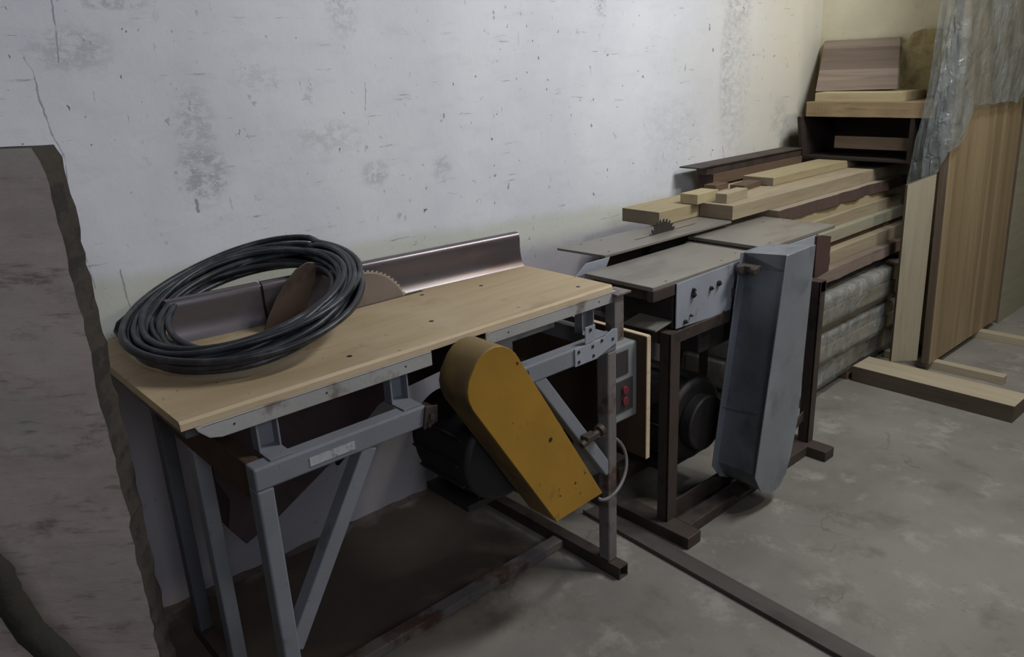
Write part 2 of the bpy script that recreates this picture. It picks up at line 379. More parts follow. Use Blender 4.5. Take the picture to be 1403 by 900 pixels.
# broken mortar along the foot of the long wall, under the saw
random.seed(3)
b = MB(); n_ = 60; ring = []
ys = [.30 + i * (1.5 - .30) / n_ for i in range(n_ + 1)]
prof = [(0.0, .012 + .012 * noise.noise((y * 9, 1, 0)) + (.03 * max(0, 1 - abs(y - 1.0) / .05)), .016 + .012 * noise.noise((y * 13, 4, 0)) + (.03 * max(0, 1 - abs(y - 1.0) / .05))) for y in ys]
V = [[b.bm.verts.new((0.0005, y, 0)), b.bm.verts.new((max(.004, p[1]), y, 0.0005)), b.bm.verts.new((0.0005, y, max(.004, p[2])))] for y, p in zip(ys, prof)]
for i in range(n_):
    for k in range(3): b._f([V[i][k], V[i][(k + 1) % 3], V[i + 1][(k + 1) % 3], V[i + 1][k]])
b._f(V[0]); b._f(V[-1][::-1])
struct(b.build('baseboard_left', 'rubble', bevel=0))

# ------------------------------------------------------------------ the big weathered slab at the left
def slab():
    Q = Vector((.716, .266, 0)); dx = Vector((-.658, -.753, 0)); nn = Vector((.753, -.658, 0)); T = -.052
    W, H = .80, 1.338; nu, nv = 40, 70
    b = MB(); g = {}
    for side in (0, 1):
        for j in range(nv + 1):
            z = H * j / nv
            rag = .005 * noise.noise((z * 9, side * .4, 2)) + .006 * noise.noise((z * 30, side * 1.3, 5)) + .004 * noise.noise((z * 80, side * 2.3, 5))
            if z > H - .03: rag += (z - H + .03) ** 2 * 18
            for i in range(nu + 1):
                u = W * i / nu; w = max(0, 1 - u / .05)
                p = Q + dx * (u + rag * w) + nn * (T * side) + Vector((0, 0, z))
                p += nn * (.0012 * noise.noise((u * 12, z * 12, side * 7)))
                if j == nv: p.z += .004 * noise.noise((u * 10, 3, side))
                g[side, i, j] = b.bm.verts.new(p)
    for side in (0, 1):
        for j in range(nv):
            for i in range(nu): b._f([g[side, i, j], g[side, i + 1, j], g[side, i + 1, j + 1], g[side, i, j + 1]])
    b.mi = 1
    for j in range(nv):
        for i in (0, nu): b._f([g[0, i, j], g[0, i, j + 1], g[1, i, j + 1], g[1, i, j]])
    for i in range(nu):
        for j in (0, nv): b._f([g[0, i, j], g[0, i + 1, j], g[1, i + 1, j], g[1, i, j]])
    o = b.build('wooden_slab', ['slab', 'slabedge'], base=(.45, -.03, 0), bevel=0)
    tag(o, 'big dirty brown weathered slab standing upright at the left, before the plywood saw table', 'slab')
slab()
# bark-edged offcut in the lower left corner
pts = [(.66, .055, .735), (.675, .06, .715), (.692, .07, .68), (.697, .075, .625), (.708, .088, .566), (.73, .115, .51), (.765, .145, .45), (.80, .165, .36), (.83, .18, .22), (.845, .185, .10), (.85, .188, .022)]
P2_ = []
for i in range(len(pts) - 1):
    a, c = Vector(pts[i]), Vector(pts[i + 1])
    for k in range(4): P2_.append(a.lerp(c, k / 4))
P2_.append(Vector(pts[-1]))
P2_ = [p + Vector((.10, -.07, 0)) * .0 + Vector((.004 * noise.noise((i * .5, 1, 1)), .004 * noise.noise((i * .5, 2, 1)), 0)) for i, p in enumerate(P2_)]
rad = [.010 + .013 * min(1, i / 8) + .003 * noise.noise((i * .6, 5, 5)) for i in range(len(P2_))]
o = MB().tube(P2_, rad, 12).build('bent_branch', 'mossbark', base=(.85, .188, 0), bevel=0, smooth=True)
tag(o, 'dark mossy curved branch leaning in the lower left corner before the big slab', 'branch')

# ------------------------------------------------------------------ plywood-topped table saw
saw = thing('table_saw', (.45, .95, 0), 'grey framed table saw with tan plywood top and yellow belt guard', 'table saw')
def P(mb, name, mat, parent=saw, **k): return mb.build(name, mat, parent, **k)
# top with blade slot: assembled as one mesh with slightly irregular front edge
b = MB(); nseg = 48
TX0, TX1, TY0, TY1, TZ0, TZ1 = .120, .724, .378, 1.532, .834, .852
rows = []
for i in range(nseg + 1):
    y = TY0 + (TY1 - TY0) * i / nseg; e = TX1 + .002 * noise.noise((y * 6, 0, 0)) + .001 * noise.noise((y * 40, 2, 0))
    rows.append([b.bm.verts.new((TX0, y, TZ0)), b.bm.verts.new((e, y, TZ0)), b.bm.verts.new((e, y, TZ1 - .0055)), b.bm.verts.new((e - .005, y, TZ1)), b.bm.verts.new((TX0, y, TZ1))])
for i in range(nseg):
    for k in range(5):
        b.mi = 1 if k in (1, 2) else 0
        b._f([rows[i][k], rows[i + 1][k], rows[i + 1][(k + 1) % 5], rows[i][(k + 1) % 5]])
b.mi = 0; b._f(rows[0]); b._f(rows[-1][::-1])
top = P(b, 'tabletop', ['ply', 'paleedge'], bevel=0)
top['label'] = 'tan plywood top with a pale bare edge'
b = MB()   # saw slot and screw holes in the top
b.box(.3555, .3655, .80, 1.165, .8515, .8526)
P(b, 'blade_slot', 'hole', top, bevel=0)
for (x, y) in ((.395, 1.14), (.66, .76), (.665, 1.46), (.60, 1.02), (.45, 1.30)):
    P(MB().cyl((x, y, .8515), (x, y, .8527), .006, 12), 'screw', 'hole', top, bevel=0)
# front angle rails (interrupted by the yellow guard)
for (y0, y1) in ((.402, .925), (1.082, 1.545)):
    b = MB()
    if y0 < .5: pr = [(.7265, y0, .833), (.7265, y0 + .004, .824), (.7265, y0 + .022, .806), (.7265, y0 + .045, .800), (.7265, y1, .800), (.7265, y1, .833)]
    else: pr = [(.7265, y0, .833), (.7265, y0, .803), (.7265, y1, .803), (.7265, y1, .833)]
    b.prism(pr, (-.005, 0, 0)); b.box(.685, .7265, y0 + .01, y1, .829, .8335)
    r = P(b, 'front_rail', 'greylight')
    k = 3 if y0 < .5 else 2
    for i in range(k):
        y = y0 + .07 + (y1 - y0 - .14) * i / (k - 1)
        P(MB().cyl((.7262, y, .818), (.7272, y, .818), .0022, 10), 'screw', 'hole', r, bevel=0)
P(MB().box(.135, .155, .39, 1.53, .803, .8335), 'rear_rail', 'greydark')
P(MB().box(.155, .685, .395, .42, .80, .8335), 'side_rail', 'greydark'); P(MB().box(.155, .685, 1.50, 1.523, .80, .8335), 'side_rail', 'grey')
def tubebox(mb, x0, x1, y0, y1, z0, z1): return mb.box(x0, x1, y0, y1, z0, z1)
# upper beams of the front frame
P(tubebox(MB(), .735, .775, .474, .866, .690, .737), 'beam', 'grey', bevel=.004)
P(tubebox(MB(), .735, .775, 1.095, 1.489, .690, .737), 'beam', 'grey', bevel=.004)
P(tubebox(MB(), .17, .21, .474, 1.489, .690, .737), 'beam', 'greydark', bevel=.004)
P(tubebox(MB(), .21, .735, .476, .506, .655, .735), 'end_beam', 'boardbrown', bevel=.003)
P(tubebox(MB(), .21, .735, 1.455, 1.487, .690, .735), 'end_beam', 'grey', bevel=.003)
# legs
leg = P(tubebox(MB(), .735, .775, .474, .508, .04, .69), 'leg', 'grey', bevel=.004)
P(tubebox(MB(), .735, .775, 1.454, 1.489, .04, .69), 'leg', 'post', bevel=.004)
P(tubebox(MB(), .40, .44, .474, .508, .04, .655), 'leg', 'grey', bevel=.004)
P(tubebox(MB(), .17, .21, .474, .508, .04, .69), 'leg', 'greydark', bevel=.004)
P(tubebox(MB(), .17, .21, 1.454, 1.489, .04, .69), 'leg', 'greydark', bevel=.004)
# V braces
P(MB().bar((.755, .722, .692), (.755, .500, .315), .034, .036, (1, 0, 0)), 'brace', 'grey', bevel=.003)
P(MB().bar((.755, 1.20, .700), (.755, 1.462, .335), .034, .036, (1, 0, 0)), 'brace', 'grey', bevel=.003)
# feet and floor rail
for y0 in (.473, 1.452):
    b = MB(); t = .004; y1 = y0 + .038
    b.box(.15, .815, y0, y1, 0, t); b.box(.15, .815, y0, y1, .04 - t, .04); b.box(.15, .815, y0, y0 + t, t, .04 - t); b.box(.15, .815, y1 - t, y1, t, .04 - t)
    P(b, 'foot', 'rust', bevel=.0008)
P(MB().box(.548, .588, .511, 1.452, 0.001, .030), 'floor_rail', 'post', bevel=.003)
# uprights: small channels between beam and top
for y0 in (.512, .815, 1.415):
    b = MB(); b.box(.692, .696, y0, y0 + .046, .737, .8285); b.box(.696, .7205, y0, y0 + .004, .737, .8285); b.box(.696, .7205, y0 + .042, y0 + .046, .737, .8285)
    b.box(.692, .765, y0, y0 + .046, .7372, .7405)
    P(b, 'upright', 'grey', bevel=.001)
# bolted bracket plates on the right beam
b = MB(); b.prism([(.7755, 1.325, .690), (.7755, 1.325, .738), (.7755, 1.43, .738), (.7755, 1.47, .755), (.7755, 1.488, .752), (.7755, 1.488, .715), (.7755, 1.405, .690)], (.004, 0, 0))
br = P(b, 'bracket_plate', 'panelsteel', bevel=.0008)
for (y, z) in ((1.338, .727), (1.338, .700), (1.39, .728), (1.393, .702), (1.425, .735), (1.468, .728)):
    P(MB().cyl((.779, y, z), (.7812, y, z), .0045, 10), 'bolt', 'hole', br, bevel=0)
b = MB(); b.box(.7755, .7785, 1.365, 1.402, .740, .785)
br = P(b, 'bracket_plate', 'panelsteel', bevel=.0008)
P(MB().cyl((.7785, 1.383, .775), (.781, 1.383, .775), .0045, 10), 'bolt', 'hole', br, bevel=0)
# upright post at the right end with its cap plate
P(MB().box(.70, .735, 1.528, 1.566, .69, .823).box(.705, .735, 1.489, 1.53, .69, .70), 'post', 'post', bevel=.002)
P(MB().box(.685, .745, 1.526, 1.585, .823, .829), 'cap_plate', 'post', bevel=.001)
P(MB().box(.66, .672, 1.10, 1.36, .765, .80), 'inner_rail', 'greylight', bevel=.001)
# end clamps next to the guard
for (y, z, s) in ((.872, .712, 1), (1.088, .712, 1)):
    c = P(MB().prism([(.776, y - .022, z - .026), (.776, y + .016, z - .018), (.776, y + .02, z + .02), (.776, y - .012, z + .026)], (.006, 0, 0)).box(.742, .776, y - .012, y + .014, z - .018, z + .018), 'clamp', 'rust')
    P(MB().cyl((.782, y, z), (.789, y, z), .008, 6).cyl((.782, y - .008, z - .018), (.786, y - .008, z - .018), .005, 8), 'bolt', 'rust', c, bevel=.0005)
c = P(MB().box(.773, .800, 1.345, 1.385, .475, .49).cyl((.79, 1.33, .47), (.79, 1.40, .487), .010, 12), 'clamp', 'rust')
P(MB().cyl((.79, 1.398, .487), (.79, 1.412, .491), .017, 12), 'bolt', 'rust', c, bevel=.001)
P(MB().box(.773, .792, 1.12, 1.155, .705, .735).cyl((.78, 1.135, .72), (.800, 1.135, .72), .014, 12), 'clamp', 'rust')
# nameplate
P(MB().box(.7752, .7766, .585, .685, .702, .720), 'nameplate', 'label', bevel=0)
# yellow guard: rounded top, straight flanks, slanted bottom
def arc(c, r, a0, a1, n): return [(c[0] + r * math.cos(math.radians(a0 + (a1 - a0) * k / n)), c[1] + r * math.sin(math.radians(a0 + (a1 - a0) * k / n))) for k in range(n + 1)]
GP = [(1.357, .337), (1.184, .328)] + [(.940, .721), (.931, .745), (.929, .766), (.935, .790), (.946, .807), (.958, .824), (.974, .837), (.993, .845), (1.013, .847), (1.036, .842), (1.057, .830), (1.071, .816), (1.081, .800)]
b = MB(); b.prism([(.838, y, z) for y, z in GP], (-.100, 0, 0))
g = P(b, 'belt_guard', 'grimyyellow', bevel=.003); g['label'] = 'yellow belt guard'
def inset(pts, k):
    cy = sum(p[0] for p in pts) / len(pts); cz = sum(p[1] for p in pts) / len(pts); return [(cy + (y - cy) * k, cz + (z - cz) * k) for y, z in pts]
P(MB().prism([(.8375, y, z) for y, z in inset(GP, .992)], (.0035, 0, 0)), 'guard_cover', 'yellow', g, bevel=.001)
P(MB().cyl((.840, 1.17, .565), (.8418, 1.17, .565), .006, 14), 'bolt_hole', 'hole', g, bevel=0)
# motor behind the guard
mt = P(MB().cyl((.50, 1.125, .505), (.725, 1.125, .505), .125, 40), 'motor', 'black', bevel=.012)
P(MB().cyl((.47, 1.125, .505), (.50, 1.125, .505), .108, 40), 'fan_cover', 'black', mt, bevel=.006)
P(MB().bar((.58, 1.16, .40), (.58, 1.33, .235), .19, .02, (0, .6, .8)), 'motor_base', 'black', bevel=.002)
P(MB().box(.50, .68, 1.03, 1.28, .355, .375).box(.50, .69, 1.24, 1.28, .355, .69), 'motor_mount', 'black', bevel=.002)
b = MB()
for k in range(9):
    a = math.radians(150 + k * 30)
    b.bar((.51, 1.125 + .127 * math.cos(a), .505 + .127 * math.sin(a)), (.69, 1.125 + .127 * math.cos(a), .505 + .127 * math.sin(a)), .006, .012, (0, math.cos(a), math.sin(a)))
P(b, 'cooling_fins', 'black', mt, bevel=0)
P(MB().tube([(.10, .98, .30), (.16, 1.0, .37), (.24, 1.03, .44), (.36, 1.08, .47), (.475, 1.10, .48)], .008, 10), 'motor_cable', 'black', bevel=0, smooth=True)
# dark maroon body under the top, lower edge sloping to the near end
CH = [(.51, .80), (1.46, .80), (1.44, .66), (1.05, .62), (.96, .60), (.83, .505), (.64, .40), (.56, .37), (.525, .43), (.54, .50), (.515, .56)]
P(MB().prism([(.42, y, z) for y, z in CH], (-.13, 0, 0)), 'under_top_body', 'maroon', bevel=.002)
# blade with teeth
def blade(cx, cy, cz, r, nt, depth, t, tip=True):
    b = MB(); pts = []; core = []
    for k in range(nt):
        a0 = 2 * math.pi * k / nt; st = 2 * math.pi / nt
        core.append((a0, r - depth)); core.append((a0 + st * .12, r)); core.append((a0 + st * .45, r - depth * .25)); core.append((a0 + st * .7, r - depth))
    P_ = [(cx, cy + q * math.cos(a), cz + q * math.sin(a)) for a, q in core]
    c0 = b.bm.verts.new((cx - t, cy, cz)); c1 = b.bm.verts.new((cx + t, cy, cz))
    A = [b.bm.verts.new((cx - t, p[1], p[2])) for p in P_]; B = [b.bm.verts.new((cx + t, p[1], p[2])) for p in P_]; n = len(A)
    ri = r - depth * 1.6
    Ai = [b.bm.verts.new((cx - t, cy + ri * math.cos(a), cz + ri * math.sin(a))) for a, q in core]; Bi = [b.bm.verts.new((cx + t, cy + ri * math.cos(a), cz + ri * math.sin(a))) for a, q in core]
    for i in range(n):
        j = (i + 1) % n
        b.mi = 1 if tip else 0
        b._f([A[i], A[j], B[j], B[i]]); b._f([A[j], A[i], Ai[i], Ai[j]]); b._f([B[i], B[j], Bi[j], Bi[i]])
        b.mi = 0; b._f([c0, Ai[j], Ai[i]]); b._f([c1, Bi[i], Bi[j]])
    return b
P(blade(.3605, .980, .804, .141, 64, .0055, .0013), 'saw_blade', ['blade', 'tip'], bevel=0)
# riving knife
KN = [(.70, .840), (.722, .885), (.748, .925), (.778, .960), (.808, .985), (.838, .997), (.857, .993), (.862, .975), (.85, .945), (.833, .912), (.818, .875), (.812, .840)]
P(MB().prism([(.358, y, z) for y, z in KN], (.005, 0, 0)), 'riving_knife', 'knife', bevel=.0015)
# fence: rolled steel profile in two lengths
def fence(y0, y1):
    prof = [(.016, 0), (.0095, .009), (.0045, .022), (.001, .040), (0, .060), (.0005, .080), (-.001, .092), (-.005, .098), (-.011, .1005), (-.020, .1005), (-.022, .094), (-.014, .090), (-.010, .06), (-.008, .03), (-.008, .0)]
    b = MB(); fx = lambda y: .270 + (y - .53) * (.365 - .270) / (1.0)
    prof = [(p[0], p[1] * 1.0) for p in prof]
    A = [b.bm.verts.new((fx(y0) + p[0], y0, .852 + p[1])) for p in prof]; B = [b.bm.verts.new((fx(y1) + p[0], y1, .852 + p[1])) for p in prof]
    n = len(A); b._f(A); b._f(B[::-1])
    for i in range(n): b._f([A[(i + 1) % n], A[i], B[i], B[(i + 1) % n]])
    o = P(b, 'fence', 'fence', bevel=0, smooth='auto')
    return o
fence(.530, .744); fence(.751, 1.527)
P(MB().bar((.2775, .735, .898), (.2785, .760, .898), .003, .085), 'fence_gap_fill', 'hole', bevel=0)  # dark plate added behind the gap so that it stays in shade
# switch box beside the right leg and the board it sits on
bd = P(MB().box(.24, .798, 1.587, 1.600, .335, .705), 'backing_board', 'boardbrown', bevel=.001)
P(MB().box(.798, .801, 1.586, 1.601, .335, .706).box(.24, .798, 1.586, 1.601, .705, .708), 'board_edge', 'paleedge', bd, bevel=0)
sw = P(MB().box(.700, .766, 1.489, 1.587, .465, .690), 'switch_box', 'switch', bevel=.006)
P(MB().box(.766, .769, 1.495, 1.545, .605, .675), 'switch_inset', 'switchdark', sw, bevel=.001)
s2 = P(MB().box(.766, .769, 1.495, 1.565, .495, .590), 'switch_inset', 'switchdark', sw, bevel=.001)
for z in (.56, .527):
    P(MB().cyl((.768, 1.528, z), (.776, 1.528, z), .012, 16), 'push_button', 'red', sw, bevel=.001)
# thin hose looping round the right leg
hp = []
for k in range(25):
    a = math.radians(-150 + k * 10.5)
    hp.append((.79 + .035 * math.cos(math.radians(k * 7)), 1.43 + .085 * math.cos(a), .345 + .06 * math.sin(a) + .002 * k))
P(MB().tube(hp, .005, 8), 'hose', 'hosegrey', bevel=0, smooth=True)

# ------------------------------------------------------------------ coil of black cable
def coil():
    cx, cy, a, bb, ph, zc, k, l = .387, .679, .246, .228, 2.04, .937, .129, .189
    nrm = Vector((k, -l, 1)).normalized(); turns, per = 24, 72; pts = []
    rnd = random.Random(5); offs = []
    for t in range(turns + 2):
        while True:
            u, v = rnd.uniform(-1, 1), rnd.uniform(-1, 1)
            if u * u + v * v < 1: break
        offs.append((u * .040 - .006, v * .030 + .003, rnd.uniform(-.018, .018), rnd.uniform(-.018, .018)))
    for i in range(turns * per):
        t = i / per; j = int(t); f = t - j; f = f * f * (3 - 2 * f)
        o0, o1 = offs[j], offs[j + 1]; ro = o0[0] * (1 - f) + o1[0] * f; ho = o0[1] * (1 - f) + o1[1] * f
        dx = o0[2] * (1 - f) + o1[2] * f; dy = o0[3] * (1 - f) + o1[3] * f
        th = 2 * math.pi * t
        ro += .006 * math.sin(3 * th + j); ho += .005 * math.sin(2 * th + j * 1.7)
        u, v = (a + ro) * math.cos(th), (bb + ro) * math.sin(th)
        x = cx + u * math.cos(ph) - v * math.sin(ph) + dx; y = cy + u * math.sin(ph) + v * math.cos(ph) + dy
        z = zc - k * (x - cx) + l * (y - cy)
        p = Vector((x, y, z)) + nrm * ho
        p.z = max(p.z, .861); p.x = max(p.x, .012)
        pts.append(p)
    b = MB(); b.tube(pts, .0072, 8)
    b.tube([(.16, .50, .905), (.13, .475, .90), (.115, .46, .885), (.12, .45, .868), (.15, .45, .861), (.20, .455, .861)], .006, 8)
    o = b.build('cable_coil', 'cable', base=(cx, cy, .852), bevel=0, smooth=True)
    tag(o, 'thick coil of black rubber cable lying on the plywood saw table', 'cable')
coil()

# ------------------------------------------------------------------ planer with side saw
pl = thing('planer', (.58, 2.1, 0), 'rusty framed planer with two steel tables and tall galvanised belt guard', 'planer')
def L(mb, name, mat, parent=pl, **k): return mb.build(name, mat, parent, **k)
ft = L(MB().box(.49, .750, 1.672, 2.205, .804, .817), 'front_table', 'tablesteel', bevel=.002)
rt = L(MB().box(.44, .752, 2.262, 2.722, .810, .823), 'rear_table', 'tablesteel', bevel=.002)
L(MB().box(.50, .735, 1.70, 2.195, .765, .804).box(.728, .750, 1.674, 1.775, .772, .804), 'table_rib', 'rust', ft, bevel=.002)
for (x, y) in ((.735, 1.75), (.72, 2.05), (.70, 2.16)): L(MB().cyl((x, y, .8168), (x, y, .8176), .0035, 10), 'screw', 'rust', ft, bevel=0)
for (x, y) in ((.72, 2.33), (.56, 2.70), (.52, 2.62)): L(MB().cyl((x, y, .8228), (x, y, .8236), .004, 10), 'screw', 'rust', rt, bevel=0)
L(MB().cyl((.46, 2.233, .775), (.745, 2.233, .775), .036, 24), 'cutter_block', 'rust', bevel=.002)
L(MB().box(.46, .742, 1.775, 2.56, .665, .765).box(.47, .70, 2.262, 2.70, .765, .81), 'machine_body', 'darkbody', bevel=.004)
L(MB().box(.47, .73, 1.93, 2.45, .54, .665), 'lower_body', 'darkbody', bevel=.006)
L(MB().prism([(.62, 1.70, .675), (.74, 1.70, .675), (.74, 1.80, .69), (.62, 1.80, .69)], (0, 0, .006)), 'ledge', 'tablesteel', bevel=.001)
# front sheet
b = MB(); b.prism([(.7505, 1.777, .669), (.7505, 1.777, .806), (.7505, 2.20, .812), (.7505, 2.27, .809), (.7505, 2.585, .809), (.7505, 2.545, .64), (.7505, 2.10, .655)], (.004, 0, 0))
fs = L(b, 'front_sheet', 'panelsteel', bevel=.0008)
for (y, z, r) in ((1.855, .772, .006), (1.855, .757, .010), (1.945, .757, .007), (1.985, .764, .009), (1.818, .682, .007), (1.845, .695, .004), (2.02, .662, .005)):
    L(MB().cyl((.7545, y, z), (.761, y, z), r, 8).cyl((.761, y, z), (.766, y, z), r * .5, 8), 'bolt', 'hole', fs, bevel=.0005)
# side saw table and blade
st = L(MB().prism([(.272, 1.775, .838), (.470, 1.79, .838), (.478, 2.475, .838), (.30, 2.475, .838)], (0, 0, .008)), 'side_table', 'tablesteel', bevel=.001)
for (x, y) in ((.30, 1.86), (.31, 1.95), (.44, 1.84)): L(MB().cyl((x, y, .8455), (x, y, .8466), .0035, 10), 'screw', 'rust', st, bevel=0)
L(MB().box(.398, .403, 2.02, 2.36, .8455, .8466), 'blade_slot', 'hole', st, bevel=0)
L(blade(.400, 2.170, .815, .080, 26, .012, .0012, False), 'saw_blade', ['bladedark', 'bladedark'], bevel=0)
L(MB().prism([(.468, 1.655, .806), (.468, 1.70, .838), (.468, 1.81, .838), (.468, 1.79, .806)], (.004, 0, 0)), 'cheek_plate', 'panelsteel', bevel=.0008)
L(MB().box(.30, .34, 1.95, 2.45, .70, .838), 'saw_bracket', 'rust')
# rusty frame
L(MB().box(.728, .766, 1.735, 1.740, .04, .665).box(.761, .766, 1.735, 1.785, .04, .665), 'leg', 'rust', bevel=.001)
L(MB().box(.775, .815, 2.520, 2.525, .04, .66).box(.81, .815, 2.520, 2.560, .04, .66), 'leg', 'rust', bevel=.001)
L(MB().box(.32, .36, 1.735, 1.740, .04, .70).box(.32, .325, 1.735, 1.775, .04, .70), 'leg', 'rust', bevel=.001)
L(MB().box(.32, .36, 2.530, 2.535, .04, .70).box(.32, .325, 2.53, 2.57, .04, .70), 'leg', 'rust', bevel=.001)
L(MB().box(.36, .765, 1.740, 1.778, .625, .665), 'top_rail', 'rust', bevel=.002)
L(MB().box(.72, .760, 1.785, 2.56, .625, .662), 'top_rail', 'rust', bevel=.002)
L(MB().box(.36, .815, 2.525, 2.565, .62, .66), 'top_rail', 'rust', bevel=.002)
L(MB().box(.30, .868, 1.708, 1.775, 0, .040), 'foot', 'rust', bevel=.003)
L(MB().box(.30, .900, 2.495, 2.560, 0, .040), 'foot', 'rust', bevel=.003)
L(MB().box(.776, .828, 1.775, 2.497, .004, .040), 'floor_rail', 'rust', bevel=.002)
L(MB().box(.735, .741, 1.775, 2.50, .002, .075).box(.741, .775, 1.775, 2.50, .004, .01), 'floor_rail', 'rust', bevel=.001)
L(MB().box(.40, .44, 1.775, 2.497, .002, .040), 'floor_rail', 'rust', bevel=.002)
L(MB().box(.50, .54, 1.775, 2.52, .075, .125), 'motor_rail', 'rust', bevel=.002)
L(MB().bar((.79, 2.28, .055), (.79, 2.53, .15), .006, .035, (0, 0, 1)), 'stay', 'rust', bevel=.001)
L(MB().box(.80, .85, 2.02, 2.085, .040, .048), 'foot_plate', 'rust', bevel=.001)
# red-brown bracket at the far end
b = MB(); prf = [(2.572, .65), (2.572, .808)] + [(2.60 + i * .012, .806 - .002 * i) for i in range(3)]
for i in range(9): prf.append((2.675 + .018 * noise.noise((i * 1.7, 3, 1)), .79 - i * .016))
b.prism([(.752, y, z) for y, z in prf], (.012, 0, 0)); b.box(.70, .752, 2.572, 2.60, .665, .808)
L(b, 'end_bracket', 'rustred', bevel=.001)
# tall galvanised belt guard: U-shaped sheet with recessed near face
def guard():
    F = [(2.083, .855), (2.250, .858), (2.223, .274), (2.195, .150), (2.172, .095), (2.140, .066), (2.112, .058), (2.066, .064), (2.020, .090), (1.979, .157)]
    B = [(2.075, .845), (2.225, .845), (2.203, .272), (2.178, .15), (2.158, .10), (2.128, .075), (2.105, .068), (2.06, .07), (2.01, .095), (1.966, .15)]
    xb, xf = .770, .918; b = MB()
    b.prism([(xf, y, z) for y, z in F], (.004, 0, 0))                         # front sheet
    b.prism([(xb, y, z) for y, z in B], (.004, 0, 0))                         # rear sheet
    o = L(b, 'belt_guard', 'galv', bevel=.001); o['label'] = 'galvanised belt guard'
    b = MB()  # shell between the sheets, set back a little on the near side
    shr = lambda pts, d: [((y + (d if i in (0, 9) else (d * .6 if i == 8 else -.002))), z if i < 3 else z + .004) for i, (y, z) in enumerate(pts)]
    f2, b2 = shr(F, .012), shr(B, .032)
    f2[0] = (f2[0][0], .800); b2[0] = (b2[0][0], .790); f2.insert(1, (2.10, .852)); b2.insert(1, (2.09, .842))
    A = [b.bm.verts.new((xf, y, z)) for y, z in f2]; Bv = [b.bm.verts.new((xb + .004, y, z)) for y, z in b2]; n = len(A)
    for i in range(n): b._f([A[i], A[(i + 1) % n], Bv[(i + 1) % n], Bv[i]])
    L(b, 'guard_shell', 'galvdark', o, bevel=0)
    L(MB().bar((.775, 2.012, .345), (.917, 2.028, .350), .002, .003), 'seam', 'greydark', o, bevel=0)
    L(MB().cyl((.83, 2.02, .232), (.83, 2.012, .232), .007, 10), 'bolt', 'hole', o, bevel=0)
    L(MB().box(.772, .84, 2.05, 2.085, .795, .812).cyl((.78, 2.055, .80), (.80, 2.045, .80), .014, 10).cyl((.825, 2.055, .80), (.845, 2.048, .80), .012, 10), 'hinge', 'rust', o)
    L(MB().box(.752, .770, 2.06, 2.20, .70, .73), 'guard_mount', 'rust', o)
    L(MB().box(.752, .770, 2.03, 2.12, .24, .27), 'guard_mount', 'rust', o)
guard()
# motor inside the frame
m2 = L(MB().cyl((.36, 1.985, .285), (.69, 1.985, .285), .142, 44), 'motor', 'motor', bevel=.014)
L(MB().cyl((.69, 1.985, .285), (.735, 1.985, .285), .095, 32), 'end_cap', 'motor', m2, bevel=.006)
L(MB().cyl((.325, 1.985, .285), (.36, 1.985, .285), .125, 40), 'fan_cover', 'motor', m2, bevel=.006)
L(MB().box(.42, .66, 1.86, 2.12, .125, .152), 'motor_foot', 'motor', m2, bevel=.002)
b = MB()
for k in range(14):
    a = math.radians(20 + k * 360 / 14)
    b.bar((.40, 1.985 + .145 * math.cos(a), .285 + .145 * math.sin(a)), (.665, 1.985 + .145 * math.cos(a), .285 + .145 * math.sin(a)), .005, .012, (0, math.cos(a), math.sin(a)))
L(b, 'cooling_fins', 'motor', m2, bevel=0)
L(MB().box(.48, .62, 1.84, 1.93, .36, .44), 'terminal_box', 'motor', m2, bevel=.006)
hk = [(.56, 1.865 + .03 * math.cos(math.radians(k * 15)), .462 + .03 * math.sin(math.radians(k * 15))) for k in range(24)]
L(MB().tube(hk, .006, 8, closed=True).tube([(.56, 1.90, .40), (.55, 1.86, .45), (.53, 1.84, .47), (.51, 1.88, .49), (.50, 1.92, .46)], .004, 8), 'lifting_eye', 'black', m2, bevel=0, smooth=True)

# ------------------------------------------------------------------ steel strip on the floor
b = MB()
a0, a1 = Vector((.50, 1.671, 0)), Vector((2.05, 1.592, 0)); d = (a1 - a0).normalized(); nn = Vector((-d.y, d.x, 0))
for o0, o1, z1 in ((-.034, -.030, .014), (-.030, .030, .006), (.030, .034, .006)):
    p = [a0 + nn * o0, a1 + nn * o0, a1 + nn * o1, a0 + nn * o1]; b.hexa([*p, *[q + Vector((0, 0, z1)) for q in p]])
tag(b.build('steel_strip', 'strip', base=(1.2, 1.655, 0), bevel=0), 'long dull steel strip lying flat across the concrete floor', 'strip')

# ------------------------------------------------------------------ timber stacked along the wall
def board(name, x0, x1, y0, y1, z0, z1, mats, label, cat='plank', group=None, rot=0.0, wane=0.0, bow=0.0, seed=1):
    b = MB(); n = 40; cx, cy = (x0 + x1) / 2, y0; c, sn = math.cos(rot), math.sin(rot); R = []
    for i in range(n + 1):
        y = y0 + (y1 - y0) * i / n
        e = wane * (noise.noise((y * 5, seed, 0)) + .5 * noise.noise((y * 17, seed, 3)))
        e0 = .0015 * noise.noise((y * 7, seed, 8)); dz = bow * math.sin(math.pi * i / n)
        pts = [(x0 + e0, z0), (x1 + e, z0), (x1 + e * .6 + (-.3 * abs(wane)), z1), (x0 + e0, z1)]
        R.append([b.bm.verts.new((cx + (px - cx) * c - (y - cy) * sn, cy + (px - cx) * sn + (y - cy) * c, pz + dz)) for px, pz in pts])
    for i in range(n):
        for k in range(4):
            b.mi = 2 if (k == 1 and len(mats) > 2) else 0
            b._f([R[i][k], R[i][(k + 1) % 4], R[i + 1][(k + 1) % 4], R[i + 1][k]])
    b.mi = 1 if len(mats) > 1 else 0
    b._f(R[0]); b._f(R[-1][::-1])
    return tag(b.build(name, mats, base=((x0 + x1) / 2, (y0 + y1) / 2, z0), bevel=.0015), label, cat, group)
G = 'planks stacked along the wall'
